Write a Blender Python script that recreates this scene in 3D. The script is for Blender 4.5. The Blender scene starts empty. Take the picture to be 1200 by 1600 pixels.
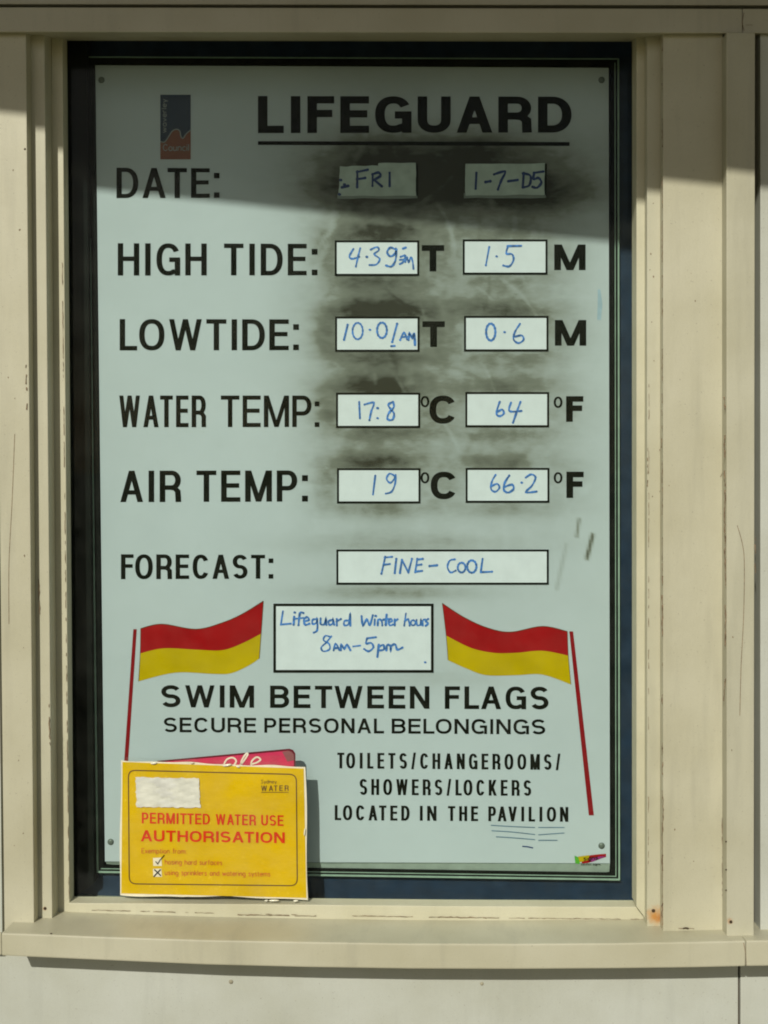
import bpy, bmesh, math, random
import numpy as np
from mathutils import Vector, Matrix
random.seed(7); rng = np.random.default_rng(7)
scene = bpy.context.scene
C = scene.collection
S = 0.00075                      # metres per unit; the sign face is about 600 mm wide (800 units)

# ------------------------------------------------------------------ camera
FPX = 2000.0
cam_loc = Vector(((650-600)*S, -2000*S, (800-680)*S))
look = Vector((-0.016, 1.0, -0.024)).normalized()
cd = bpy.data.cameras.new('camera'); cam = bpy.data.objects.new('camera', cd); C.objects.link(cam)
cam.location = cam_loc
cam.rotation_euler = look.to_track_quat('-Z', 'Y').to_euler()
cd.sensor_fit = 'VERTICAL'; cd.sensor_height = 36.0; cd.sensor_width = 27.0
cd.lens = FPX/1600*36.0
SHX, SHY = -18/1600, -72/1600
cd.shift_x, cd.shift_y = SHX, SHY
cd.clip_start = 0.02; cd.clip_end = 500
scene.camera = cam

# ------------------------------------------------------------------ sky, sun, exposure
SUN = Vector((0.42, 1.54, -1.0)).normalized()      # direction the light travels
to_sun = -SUN
elev = math.asin(to_sun.z)
world = bpy.data.worlds.new("World"); scene.world = world; world.use_nodes = True
wn = world.node_tree.nodes; wl = world.node_tree.links
bg = wn['Background']; sky = wn.new('ShaderNodeTexSky'); sky.sky_type = 'NISHITA'
sky.sun_disc = False; sky.sun_elevation = elev
sky.sun_rotation = math.atan2(to_sun.x, to_sun.y)
sky.air_density = 1.0; sky.dust_density = 1.2; sky.ozone_density = 0.6
bg.inputs['Strength'].default_value = 0.05
wl.new(sky.outputs[0], bg.inputs[0])
sd = bpy.data.lights.new('sun', 'SUN'); sd.energy = 3.15; sd.angle = math.radians(0.5); sd.color = (1.0, 0.97, 0.88)
sun = bpy.data.objects.new('sun', sd); C.objects.link(sun)
sun.rotation_euler = SUN.to_track_quat('-Z', 'Y').to_euler(); sun.location = (-1, -3, 3)
scene.view_settings.view_transform = 'Standard'; scene.view_settings.look = 'None'
scene.view_settings.exposure = 0.0; scene.view_settings.gamma = 1.0
scene.cycles.filter_width = 1.9
scene.cycles.use_denoising = True

# ------------------------------------------------------------------ picture measurements -> points on real planes
R3 = cam.rotation_euler.to_matrix()
def P(px, py, Y):
    """point of the plane y = Y*S that was measured at (px, py)"""
    xc = (px - 600 + SHX*1600)/FPX; yc = -(py - 800 - SHY*1600)/FPX
    d = R3 @ Vector((xc, yc, -1.0))
    t = (Y*S - cam_loc.y)/d.y
    return cam_loc + d*t

# ------------------------------------------------------------------ helpers
def tag(o, label=None, cat=None, group=None, kind=None):
    if label: o['label'] = label
    if cat: o['category'] = cat
    if group: o['group'] = group
    if kind: o['kind'] = kind
    return o
def empty(name, loc):
    o = bpy.data.objects.new(name, None); C.objects.link(o); o.location = loc; o.empty_display_size = .05
    return o
def link(name, me, mat, parent=None, root=None):
    """mesh data are in world space; keep them there under a parent whose only transform is a shift"""
    o = bpy.data.objects.new(name, me); C.objects.link(o)
    if mat: me.materials.append(mat)
    if parent:
        o.parent = parent
        w = Vector((0, 0, 0)); p = parent
        while p: w += Vector(p.location); p = p.parent
        o.location = -w
    return o
def mesh(name, verts, faces, mat, parent=None, smooth=False):
    me = bpy.data.meshes.new(name); me.from_pydata([tuple(v) for v in verts], [], faces); me.update()
    if smooth: me.polygons.foreach_set('use_smooth', [True]*len(me.polygons))
    return link(name, me, mat, parent)
def slab(name, pts, yf, yb, mat, parent, bev=1.3):
    """outline measured on its front plane yf, given real thickness back to yb"""
    f = [P(x, y, yf) for x, y in pts]; n = len(f)
    bm = bmesh.new()
    a = [bm.verts.new(v) for v in f]
    b = [bm.verts.new((v.x, yb*S, v.z)) for v in f]
    bm.faces.new(a); bm.faces.new(b[::-1])
    for i in range(n): bm.faces.new([a[i], b[i], b[(i+1) % n], a[(i+1) % n]])
    bmesh.ops.recalc_face_normals(bm, faces=bm.faces)
    if bev:
        bmesh.ops.bevel(bm, geom=list(bm.edges), offset=bev*S, segments=2, profile=.6, affect='EDGES', clamp_overlap=True)
    me = bpy.data.meshes.new(name); bm.to_mesh(me); bm.free()
    return link(name, me, mat, parent)
def prism(name, stations, mat, parent, bev=1.5):
    """stations: list of closed profiles (lists of world points), joined along their length"""
    bm = bmesh.new(); rows = [[bm.verts.new(p) for p in st] for st in stations]
    n = len(rows[0])
    for r0, r1 in zip(rows, rows[1:]):
        for i in range(n): bm.faces.new([r0[i], r0[(i+1) % n], r1[(i+1) % n], r1[i]])
    bm.faces.new(rows[0][::-1]); bm.faces.new(rows[-1])
    bmesh.ops.recalc_face_normals(bm, faces=bm.faces)
    if bev:
        ed = [e for e in bm.edges if len(e.link_faces) == 2 and e.calc_face_angle(0) > .5]
        bmesh.ops.bevel(bm, geom=ed, offset=bev*S, segments=2, profile=.6, affect='EDGES', clamp_overlap=True)
    me = bpy.data.meshes.new(name); bm.to_mesh(me); bm.free()
    return link(name, me, mat, parent)

# ------------------------------------------------------------------ materials
def new_mat(name):
    m = bpy.data.materials.new(name); m.use_nodes = True
    return m, m.node_tree.nodes, m.node_tree.links, m.node_tree.nodes['Principled BSDF']
def noise(n, l, co, scale, detail=3, rough=.55, vscale=None):
    t = n.new('ShaderNodeTexNoise'); t.inputs['Scale'].default_value = scale
    t.inputs['Detail'].default_value = detail; t.inputs['Roughness'].default_value = rough
    if vscale:
        mp = n.new('ShaderNodeMapping'); mp.inputs['Scale'].default_value = vscale
        l.new(co, mp.inputs['Vector']); co = mp.outputs[0]
    l.new(co, t.inputs['Vector'])
    return t.outputs['Fac']
def ramp(n, l, fac, a, b, va=0., vb=1.):
    r = n.new('ShaderNodeMapRange'); r.inputs[1].default_value = a; r.inputs[2].default_value = b
    r.inputs[3].default_value = va; r.inputs[4].default_value = vb
    l.new(fac, r.inputs[0]); return r.outputs[0]
def mixc(n, l, fac, a, b):
    m = n.new('ShaderNodeMix'); m.data_type = 'RGBA'
    if isinstance(fac, (int, float)): m.inputs[0].default_value = fac
    else: l.new(fac, m.inputs[0])
    for s, v in ((6, a), (7, b)):
        if isinstance(v, tuple): m.inputs[s].default_value = (*v, 1)
        else: l.new(v, m.inputs[s])
    return m.outputs[2]
def math_(n, l, op, a, b):
    m = n.new('ShaderNodeMath'); m.operation = op
    for i, v in enumerate((a, b)):
        if isinstance(v, (int, float)): m.inputs[i].default_value = v
        else: l.new(v, m.inputs[i])
    return m.outputs[0]
def paint(name, col, stains=(), rough=.48, grime=.7, bump=.4):
    """old gloss house paint on timber; stains = (world point, radius, colour)"""
    m, n, l, b = new_mat(name)
    g = n.new('ShaderNodeNewGeometry').outputs['Position']
    dark = tuple(c*k for c, k in zip(col, (.86, .85, .80)))
    c = mixc(n, l, ramp(n, l, noise(n, l, g, 9, 4), .35, .7), col, dark)
    c = mixc(n, l, math_(n, l, 'MULTIPLY', ramp(n, l, noise(n, l, g, 14, 4, .6, (3.5, 1, .35)), .52, .75), grime*.45), c, tuple(x*.62 for x in col))
    c = mixc(n, l, math_(n, l, 'MULTIPLY', ramp(n, l, noise(n, l, g, 420, 2), .69, .76), .5), c, (.20, .17, .12))
    c = mixc(n, l, math_(n, l, 'MULTIPLY', ramp(n, l, noise(n, l, g, 900, 1), .3, .7), .07), c, (.2, .18, .12))
    for p, r, sc in stains:
        d = n.new('ShaderNodeVectorMath'); d.operation = 'DISTANCE'
        l.new(g, d.inputs[0]); d.inputs[1].default_value = p
        w = math_(n, l, 'ADD', math_(n, l, 'MULTIPLY', noise(n, l, g, 160, 4, .7), 1.3*r), d.outputs['Value'])
        c = mixc(n, l, ramp(n, l, w, r*.75, r*1.7, .92, 0.), c, sc)
    l.new(c, b.inputs['Base Color'])
    b.inputs['Roughness'].default_value = rough
    bp = n.new('ShaderNodeBump'); bp.inputs['Strength'].default_value = bump; bp.inputs['Distance'].default_value = .0006
    h = math_(n, l, 'ADD', noise(n, l, g, 60, 5, .6, (2.5, 1, .5)), math_(n, l, 'MULTIPLY', noise(n, l, g, 320, 2), .35))
    l.new(h, bp.inputs['Height']); l.new(bp.outputs[0], b.inputs['Normal'])
    return m
def plain(name, col, rough=.6, var=.12, spec=.3, sc=60, metal=0.):
    m, n, l, b = new_mat(name)
    g = n.new('ShaderNodeNewGeometry').outputs['Position']
    c = mixc(n, l, ramp(n, l, noise(n, l, g, sc, 4), .3, .7), tuple(min(1, x*(1+var)) for x in col), tuple(x*(1-var) for x in col))
    l.new(c, b.inputs['Base Color']); b.inputs['Roughness'].default_value = rough
    b.inputs['Specular IOR Level'].default_value = spec; b.inputs['Metallic'].default_value = metal
    return m

CREAM = (.535, .510, .375); CREAM2 = (.585, .56, .405)
RUST = (.42, .17, .035); DARKRUST = (.05, .03, .015)
W = lambda x, y, Y: tuple(P(x, y, Y))
M = {}
M['post'] = paint('cream_post_paint', CREAM)
M['cover'] = paint('cream_cover_strip_paint', (.51, .49, .365), [(W(1142, 1440, -156), 7*S, RUST)])
M['stop'] = paint('cream_window_stop_paint', (.54, .52, .385), [(W(1024, 1431, -102), 17*S, (.50, .22, .04)), (W(1031, 1434, -102), 8*S, RUST), (W(1021, 1423, -102), 4*S, DARKRUST), (W(70, 1420, -102), 4*S, RUST)])
M['bead'] = paint('pale_cream_bead_paint', CREAM2, grime=.4)
M['sill'] = paint('cream_sill_paint', (.545, .52, .385), grime=.7)
M['header'] = paint('cream_header_paint', (.50, .475, .36))
M['panel'] = paint('pale_wall_panel_paint', (.535, .55, .485), grime=.45, bump=.45)
M['roof'] = paint('dark_eave_paint', (.16, .15, .10))
M['gap'] = plain('dark_gap_grime', (.055, .035, .02), .9)
M['crack'] = plain('paint_crack_brown', (.20, .14, .085), .9, .5, sc=300)
M['navy'] = plain('navy_backing', (.014, .030, .062), .45, .25)
M['black'] = plain('black_rubber_and_shade', (.005, .006, .005), .7, .1, .1)
M['edge'] = plain('pale_green_metal_edge', (.30, .40, .33), .4, .15)
M['ink'] = plain('black_print', (.006, .007, .004), .85, .2, .04)
M['pen'] = plain('blue_marker', (.055, .18, .52), .5, .55, sc=250)
M['pen_dark'] = plain('dark_blue_marker', (.02, .045, .16), .5, .3, sc=250)
M['fadedpen'] = plain('faded_blue_marker', (.12, .19, .27), .6, .2)
M['whitebox'] = plain('wiped_white_panel', (.71, .73, .80), .3, .04, .5)
M['tape'] = plain('grey_tape', (.42, .48, .45), .45, .15)
M['tapeedge'] = plain('grey_tape_edge', (.20, .23, .21), .5, .15)
M['red'] = plain('flag_red_print', (.34, .005, .007), .6, .12, .06, 25)
M['yellow'] = plain('flag_yellow_print', (.52, .355, .0), .6, .10, .06, 25)
M['polered'] = plain('pole_red_print', (.25, .006, .010), .6, .12, .06, 40)
M['lognavy'] = plain('logo_navy', (.006, .02, .05), .4, .1)
M['logrust'] = plain('logo_rust', (.19, .05, .022), .4, .1)
M['logwhite'] = plain('logo_white', (.24, .25, .25), .4, .05)
M['steel'] = plain('dull_rivet_metal', (.16, .18, .16), .45, .3, metal=.3)
M['cardred'] = plain('card_red_print', (.58, .035, .004), .6, .12, .08, 200)
M['cardbrown'] = plain('card_brown_print', (.10, .045, .01), .5, .2)
M['cardfaint'] = plain('card_faded_red_print', (.50, .13, .012), .5, .3, sc=500)
M['paper'] = plain('white_paper', (.74, .70, .55), .6, .08, sc=90)
M['tornpaper'] = plain('torn_white_label', (.60, .60, .53), .7, .10, sc=80)
M['pink'] = plain('pink_card', (.56, .035, .10), .35, .15)
M['pinkdark'] = plain('dark_pink_border', (.12, .01, .02), .4, .2)
M['green'] = plain('sticker_green', (.10, .42, .03), .4, .2)
M['purple'] = plain('sticker_purple', (.26, .02, .16), .4, .2)
M['screw'] = plain('painted_screw', (.34, .31, .22), .5, .2)
M['nail'] = plain('rusty_nail', (.05, .03, .015), .8, .3)

# yellow card: faded, creased print
m, n, l, b = new_mat('yellow_card'); M['card'] = m
g = n.new('ShaderNodeNewGeometry').outputs['Position']
c = mixc(n, l, ramp(n, l, noise(n, l, g, 16, 4), .35, .7), (.62, .43, .0), (.56, .375, .0))
c = mixc(n, l, ramp(n, l, noise(n, l, g, 260, 3), .62, .8), c, (.74, .54, .03))
l.new(c, b.inputs['Base Color']); b.inputs['Roughness'].default_value = .4; b.inputs['Specular IOR Level'].default_value = .10
b.inputs['Coat Weight'].default_value = .12; b.inputs['Coat Roughness'].default_value = .12
bp = n.new('ShaderNodeBump'); bp.inputs['Strength'].default_value = .7; bp.inputs['Distance'].default_value = .002
l.new(noise(n, l, g, 38, 4, .5, (1, 1, 1.6)), bp.inputs['Height']); l.new(bp.outputs[0], b.inputs['Normal'])

# thin clear sheets: straight-through light with a weak reflection
def clear(name, tint, ior, rough=.0, dust=0.):
    m = bpy.data.materials.new(name); m.use_nodes = True; n = m.node_tree.nodes; l = m.node_tree.links
    n.remove(n['Principled BSDF']); out = n['Material Output']
    tr = n.new('ShaderNodeBsdfTransparent'); tr.inputs[0].default_value = (*tint, 1)
    gl = n.new('ShaderNodeBsdfGlossy'); gl.inputs['Roughness'].default_value = rough
    fr = n.new('ShaderNodeFresnel'); fr.inputs['IOR'].default_value = ior
    mx = n.new('ShaderNodeMixShader'); l.new(fr.outputs[0], mx.inputs[0]); l.new(tr.outputs[0], mx.inputs[1]); l.new(gl.outputs[0], mx.inputs[2])
    last = mx.outputs[0]
    if dust:
        df = n.new('ShaderNodeBsdfDiffuse'); df.inputs[0].default_value = (.7, .7, .6, 1)
        g = n.new('ShaderNodeNewGeometry').outputs['Position']
        f = ramp(n, l, noise(n, l, g, 30, 5, .6), .35, .8, 0., dust)
        m2 = n.new('ShaderNodeMixShader'); l.new(f, m2.inputs[0]); l.new(last, m2.inputs[1]); l.new(df.outputs[0], m2.inputs[2]); last = m2.outputs[0]
    l.new(last, out.inputs[0]); return m
M['glass'] = clear('window_glass', (.93, .97, .94), 1.14, 0., .010)
M['sleeve'] = clear('clear_plastic_sleeve', (.985, .985, .97), 1.28, .12, .06)

# sign face: white enamel, marker grime held in a vertex layer and broken up by wiping streaks
m, n, l, b = new_mat('white_sign_face'); M['board'] = m
g = n.new('ShaderNodeNewGeometry').outputs['Position']
at = n.new('ShaderNodeAttribute'); at.attribute_name = 'grime'
base = mixc(n, l, ramp(n, l, noise(n, l, g, 7, 4), .3, .75), (.535, .575, .63), (.495, .535, .585))
f = at.outputs['Fac']
br = ramp(n, l, noise(n, l, g, 90, 5, .7, (.6, 1, 1.5)), .3, .7, .82, 1.15)
f = math_(n, l, 'MULTIPLY', f, br)
c = mixc(n, l, ramp(n, l, f, 0., .55), base, (.225, .232, .205))
c = mixc(n, l, ramp(n, l, f, .45, 1.05), c, (.038, .037, .026))
c = mixc(n, l, math_(n, l, 'MULTIPLY', ramp(n, l, noise(n, l, g, 520, 2), .68, .76), .35), c, (.15, .15, .11))
l.new(c, b.inputs['Base Color']); b.inputs['Roughness'].default_value = .38; b.inputs['Specular IOR Level'].default_value = .10

# ------------------------------------------------------------------ the setting
GZ = -1.75
mg, n, l, b = new_mat('sandy_concrete')
g = n.new('ShaderNodeNewGeometry').outputs['Position']
c = mixc(n, l, ramp(n, l, noise(n, l, g, 3, 6, .65), .3, .7), (.185, .165, .075), (.15, .135, .06))
l.new(c, b.inputs['Base Color']); b.inputs['Roughness'].default_value = .9
gr = mesh('pavement', [(-60, -60, GZ), (60, -60, GZ), (60, 60, GZ), (-60, 60, GZ)], [(0, 1, 2, 3)], mg)
tag(gr, kind='structure')

hut = empty('lifeguard_hut', (0, 0, GZ))
tag(hut, 'cream painted timber hut front with a recessed window and projecting sill', 'hut')

# dark cavity boards behind the joints, then the boards themselves
slab('wall_board', [(-900, -500), (62, -500), (78, 1700), (-900, 1700)], -92, -70, M['gap'], hut, 0)
slab('wall_board', [(1045, -500), (2100, -500), (2100, 1700), (1045, 1700)], -92, -70, M['gap'], hut, 0)
slab('post_board', [(-9, 40), (40.5, 40), (53.5, 1475), (7, 1475)], -125, -90, M['post'], hut)
slab('post_board', [(1036, 40), (1129.5, 40), (1133, 1475), (1036, 1475)], -125, -90, M['post'], hut)
slab('cover_strip', [(1135, 51), (1180, 51), (1178, 1475), (1135.5, 1475)], -152, -90, M['cover'], hut)
slab('wall_sheet', [(1188, 40), (2000, 40), (2000, 1475), (1188, 1475)], -128, -93, M['panel'], hut)
slab('wall_sheet', [(-800, 40), (-12, 40), (4, 1475), (-800, 1475)], -109, -93, M['panel'], hut)
# window stops and glazing beads
slab('window_stop', [(46, 40), (69.5, 40), (82, 1475), (58, 1475)], -102, -10, M['stop'], hut)
slab('window_stop', [(1011, 40), (1034.5, 40), (1034.5, 1475), (1011, 1475)], -102, -10, M['stop'], hut)
slab('glazing_bead', [(80, 40), (97.5, 40), (108.5, 1412), (108, 1470), (86, 1470)], -68, -41, M['bead'], hut, 1.1)
slab('glazing_bead', [(994.5, 40), (1016, 40), (1016, 1470), (1013, 1441), (994.5, 1417)], -82, -41, M['bead'], hut, 1.1)
slab('glazing_bead', [(106, 1411), (400, 1413), (700, 1416), (994, 1417), (1012.5, 1441), (1012, 1475), (106, 1475)], -70, -41, M['bead'], hut, 1.1)
slab('shade_strip', [(85, -30), (134, -30), (147, 1380), (119, 1400), (100, 1430)], -12, 15, M['black'], hut, 0)  # added black slab standing in for the shade left of the sign

# header with a drip-cut underside rising to the glass, and the board above it
def header_profile(px, yt, yb):
    a = P(px, yt, -138); bt = P(px, yb, -138); c2 = P(px, yb+12.5, -46)
    return [a, bt, Vector((c2.x, -46*S, c2.z)), Vector((c2.x, -41*S, c2.z)), Vector((a.x, -41*S, a.z))]
prism('header_board', [header_profile(x, 11+x*.002, 50+x*.0016) for x in (-700, 1160)], M['header'], hut)
prism('header_board', [header_profile(x, 11+x*.002, 50+x*.0016) for x in (1160.4, 2000)], M['header'], hut)
slab('upper_board', [(-700, -500), (2000, -500), (2000, 9.5), (-700, 5.5)], -128, -60, M['header'], hut)
slab('upper_joint', [(-700, 4), (2000, 8), (2000, 14), (-700, 10)], -112, -62, M['gap'], hut, 0)

# sill
def sill_profile(px, yt, yb, Y=-175):
    a = P(px, yt, Y); bb = P(px, yb, Y+2)
    return [Vector((a.x, a.y, a.z)), Vector((a.x, (Y+1)*S, bb.z)), Vector((a.x, -95*S, bb.z)), Vector((a.x, 35*S, bb.z+14*S)), Vector((a.x, 35*S, a.z-12*S))]
prism('sill', [sill_profile(*q) for q in ((2, 1458, 1493), (60, 1460, 1495.5), (160, 1464, 1500), (320, 1469, 1507), (480, 1472, 1511), (640, 1474.5, 1513.5), (800, 1475, 1514), (960, 1474, 1513), (1080, 1472, 1511.5), (1165.4, 1470, 1509.5))], M['sill'], hut, 2.2)
prism('sill', [sill_profile(*q) for q in ((1165.9, 1470, 1509.5), (1400, 1466, 1506), (2000, 1455, 1500))], M['sill'], hut, 2.2)
prism('sill', [sill_profile(*q) for q in ((-700, 1438, 1478, -113), (2.0, 1457.5, 1492, -113))], M['sill'], hut, 2.2)
# lower wall sheets with a joint between them
slab('wall_sheet', [(-800, 1477), (1153.5, 1477), (1155, 3600), (-800, 3600)], -100, -70, M['panel'], hut, 1.6)
slab('wall_sheet', [(1157, 1477), (2000, 1477), (2000, 3600), (1158.5, 3600)], -101, -70, M['panel'], hut, 1.6)

# eave: its slightly raked fascia throws the shadow across the top of the window
def back_along(px, py, Y, dist):
    return P(px, py, Y) - SUN*dist*S
e1 = back_along(20, 178, -125, 1500); e2 = back_along(1080, 286, -125, 1500)
dirx = (e2-e1).normalized(); E1 = e1 - dirx*1.1; E2 = e2 + dirx*1.4
up = Vector((0, 0, 1))
def fascia(p): return [p, p+Vector((0, .02, 0)), p+Vector((0, .02, .12)), p+Vector((0, 0, .12))]
prism('fascia', [fascia(E1), fascia(E2)], M['roof'], hut, 1.5)
def soff(p):
    q = p+Vector((0, .021, .06)); return [q, Vector((p.x, -.04, p.z+.06)), Vector((p.x, -.04, p.z+.08)), q+Vector((0, 0, .02))]
prism('soffit', [soff(E1), soff(E2)], M['roof'], hut, 0)

# glass and the navy sheet behind it
slab('window_pane', [(90, 25), (1010, 25), (1010, 1425), (95, 1425)], -45, -42, M['glass'], hut, 0)
slab('backing_sheet', [(60, -60), (1060, -60), (1060, 1450), (60, 1450)], 16, 22, M['navy'], hut, 0)

# ------------------------------------------------------------------ strokes: print and handwriting as thin film
def stroke(pts, pv, ph, closed=False, wob=0.):
    """ribbon of pen width pv across, ph down; returns quads as (verts, faces) in measured units"""
    q = [Vector((x/pv, y/ph)) for x, y in pts]
    k = [q[0]]
    for a in q[1:]:
        if (a-k[-1]).length > 1e-4: k.append(a)
    if closed and (k[0]-k[-1]).length < 1e-3: k.pop()
    q = k; n_ = len(q)
    if n_ < 2: return [], []
    L, Rr = [], []
    for i in range(n_):
        if closed: a, b_ = q[i-1], q[(i+1) % n_]
        else: a, b_ = q[max(0, i-1)], q[min(n_-1, i+1)]
        d0 = (q[i]-a); d1 = (b_-q[i])
        if d0.length < 1e-9: d0 = d1
        if d1.length < 1e-9: d1 = d0
        d0 = d0.normalized(); d1 = d1.normalized()
        n0 = Vector((-d0.y, d0.x)); n1 = Vector((-d1.y, d1.x))
        mm = (n0+n1)
        if mm.length < 1e-6: mm = n1
        mm = mm.normalized(); s = .5/max(.45, mm.dot(n1))*(1+wob*(math.sin(i*.9+pts[0][0])+.6*math.sin(i*2.3+pts[0][1])))
        L.append(q[i]+mm*s); Rr.append(q[i]-mm*s)
    v = [(a.x*pv, a.y*ph) for a in L]+[(a.x*pv, a.y*ph) for a in Rr]
    f = [(i, i+1, n_+i+1, n_+i) for i in range(n_-1)]
    if closed: f.append((n_-1, 0, n_, 2*n_-1))
    return v, f
def diag(x0, y0, x1, y1, pv):
    """slanted stem cut level at both ends"""
    h = pv/2*min(1.6, math.hypot(x1-x0, y1-y0)/max(1e-6, abs(y1-y0)))*.97
    return [(x0-h, y0), (x0+h, y0), (x1+h, y1), (x1-h, y1)], [(0, 1, 2, 3)]
def rect(x0, y0, x1, y1): return [(x0, y0), (x1, y0), (x1, y1), (x0, y1)], [(0, 1, 2, 3)]
def sup(cx, cy, rx, ry, a0, a1, k=26, e=2.35):
    o = []
    for i in range(k+1):
        a = math.radians(a0+(a1-a0)*i/k); c_, s_ = math.cos(a), math.sin(a)
        o.append((cx+rx*math.copysign(abs(c_)**(2/e), c_), cy+ry*math.copysign(abs(s_)**(2/e), s_)))
    return o
GW = dict(A=.74, B=.68, C=.72, D=.70, E=.60, F=.56, G=.76, H=.69, I=.0, K=.70, L=.54, M=.84, N=.70, O=.78, P=.64, R=.70, S=.66, T=.62, U=.69, V=.72, W=1.02, Y=.70)
def glyph(ch, w, pv, ph, H):
    """capital drawn in a box w wide and H tall, y up from 0; returns list of (verts, faces)"""
    hv, hh = pv/2, ph/2; o = []; st = lambda p, c=False: o.append(stroke(p, pv, ph, c))
    x0, x1, y0, y1, xm, ym = hv, w-hv, hh, H-hh, w/2, H/2
    vert = lambda x: o.append(rect(x-hv, 0, x+hv, H))
    if ch == 'I': vert(x0)
    elif ch == 'L': vert(x0); o.append(rect(pv, 0, w, ph))
    elif ch == 'F': vert(x0); o.append(rect(pv, H-ph, w, H)); o.append(rect(pv, H*.53-hh, w*.93, H*.53+hh))
    elif ch == 'E': vert(x0); o.append(rect(pv, H-ph, w, H)); o.append(rect(pv, ym-hh+.02*H, w*.94, ym+hh+.02*H)); o.append(rect(pv, 0, w, ph))
    elif ch == 'H': vert(x0); vert(x1); o.append(rect(pv, ym-hh+.02*H, w-pv, ym+hh+.02*H))
    elif ch == 'T': o.append(rect(0, H-ph, w, H)); o.append(rect(xm-hv, 0, xm+hv, H-ph))
    elif ch == 'A': o.append(diag(x0, 0, xm, H, pv)); o.append(diag(x1, 0, xm, H, pv)); o.append(rect(w*.2, H*.24, w*.8, H*.24+ph*.95))
    elif ch == 'V': o.append(diag(x0, H, xm, 0, pv)); o.append(diag(x1, H, xm, 0, pv))
    elif ch == 'W':
        for a, b_ in ((x0, w*.28), (w*.5, w*.28), (w*.5, w*.72), (x1, w*.72)): o.append(diag(a, H, b_, 0, pv*.93))
    elif ch == 'M': vert(x0); vert(x1); o.append(diag(x0+pv*.12, H, xm, 0, pv*.95)); o.append(diag(x1-pv*.12, H, xm, 0, pv*.95))
    elif ch == 'N': vert(x0); vert(x1); o.append(diag(x0, H, x1, 0, pv*1.0))
    elif ch == 'K': vert(x0); o.append(diag(x0+pv*.2, H*.28, x1-pv*.1, H, pv)); o.append(diag(x1, 0, w*.42, H*.58, pv))
    elif ch == '/': o.append(diag(x0, -.02*H, x1, H*1.04, pv*.85))
    elif ch == 'O': st(sup(xm, ym, (w-pv)/2, (H-ph)/2, 0, 360, 40), True)
    elif ch == 'C': st(sup(xm, ym, (w-pv)/2, (H-ph)/2, 32, 328, 36))
    elif ch == 'G':
        st(sup(xm, ym, (w-pv)/2, (H-ph)/2, 32, 300, 34)+[(w*.78, y0+.06*H)]); o.append(rect(w*.54, ym-ph*.55, w, ym+ph*.45)); o.append(rect(w-pv, 0, w, ym-ph*.3))
    elif ch == 'D': st([(x0, y0), (w*.42, y0)]+sup(w*.42, ym, w*.58-hv, (H-ph)/2, -88, 88, 24, 2.2)+[(w*.42, y1), (x0, y1)]); vert(x0)
    elif ch == 'P': vert(x0); yb = H*.43; st([(x0, yb), (w*.55, yb)]+sup(w*.55, (yb+y1)/2, w*.45-hv, (y1-yb)/2, -88, 88, 18, 2.1)+[(w*.55, y1), (x0, y1)])
    elif ch == 'R':
        vert(x0); yb = H*.46; st([(x0, yb), (w*.55, yb)]+sup(w*.55, (yb+y1)/2, w*.43-hv, (y1-yb)/2, -88, 88, 18, 2.1)+[(w*.55, y1), (x0, y1)])
        st([(w*.5, yb), (w*.70, yb-.02*H), (w*.84, yb-.12*H), (x1-.01*w, H*.16), (x1, 0)])
    elif ch == 'B':
        vert(x0); yb = H*.52
        st([(x0, yb), (w*.55, yb)]+sup(w*.55, (yb+y1)/2, w*.42-hv, (y1-yb)/2, -88, 88, 18, 2.1)+[(w*.55, y1), (x0, y1)])
        st([(x0, y0), (w*.55, y0)]+sup(w*.55, (yb+y0)/2, w*.45-hv, (yb-y0)/2, -88, 88, 18, 2.1)+[(w*.55, yb), (x0, yb)])
    elif ch == 'U': st([(x0, H), (x0, H*.36)]+sup(xm, H*.36, (w-pv)/2, H*.36-hh, 180, 360, 22, 2.2)+[(x1, H)])
    elif ch == 'S':
        c1 = sup(xm, (ym+y1)/2, (w-pv)/2, (y1-ym)/2, 25, 262, 20, 2.1); c2 = sup(xm, (ym+y0)/2, (w-pv)/2, (ym-y0)/2, 82, -155, 20, 2.1)
        st(c1+c2)
    elif ch == 'Y': o.append(rect(xm-hv, 0, xm+hv, H*.5)); o.append(diag(x0, H, xm, H*.42, pv)); o.append(diag(x1, H, xm, H*.42, pv))
    elif ch == ':': o.append(rect(0, 0, pv*1.05, pv*1.05)); o.append(rect(0, H*.66, pv*1.05, H*.66+pv*1.05))
    return o

class Film:
    """collects ribbons; surf maps a measured point to the surface it is printed on"""
    def __init__(s, surf, lift=.35): s.v = []; s.f = []; s.surf = surf; s.lift = lift; s.k = 0
    def add(s, vf, mp=lambda x, y: (x, y)):
        v, f = vf; b0 = len(s.v); off = s.lift+.07*(s.k % 7); s.k += 1
        for x, y in v: s.v.append(s.surf(*mp(x, y), off))
        s.f += [tuple(b0+i for i in t) for t in f]
    def build(s, name, mat, parent, label=None):
        o = mesh(name, s.v, s.f, mat, parent)
        if label: o['label'] = label
        return o
def sign_at(px, py, off): return P(px, py, -off)

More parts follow.
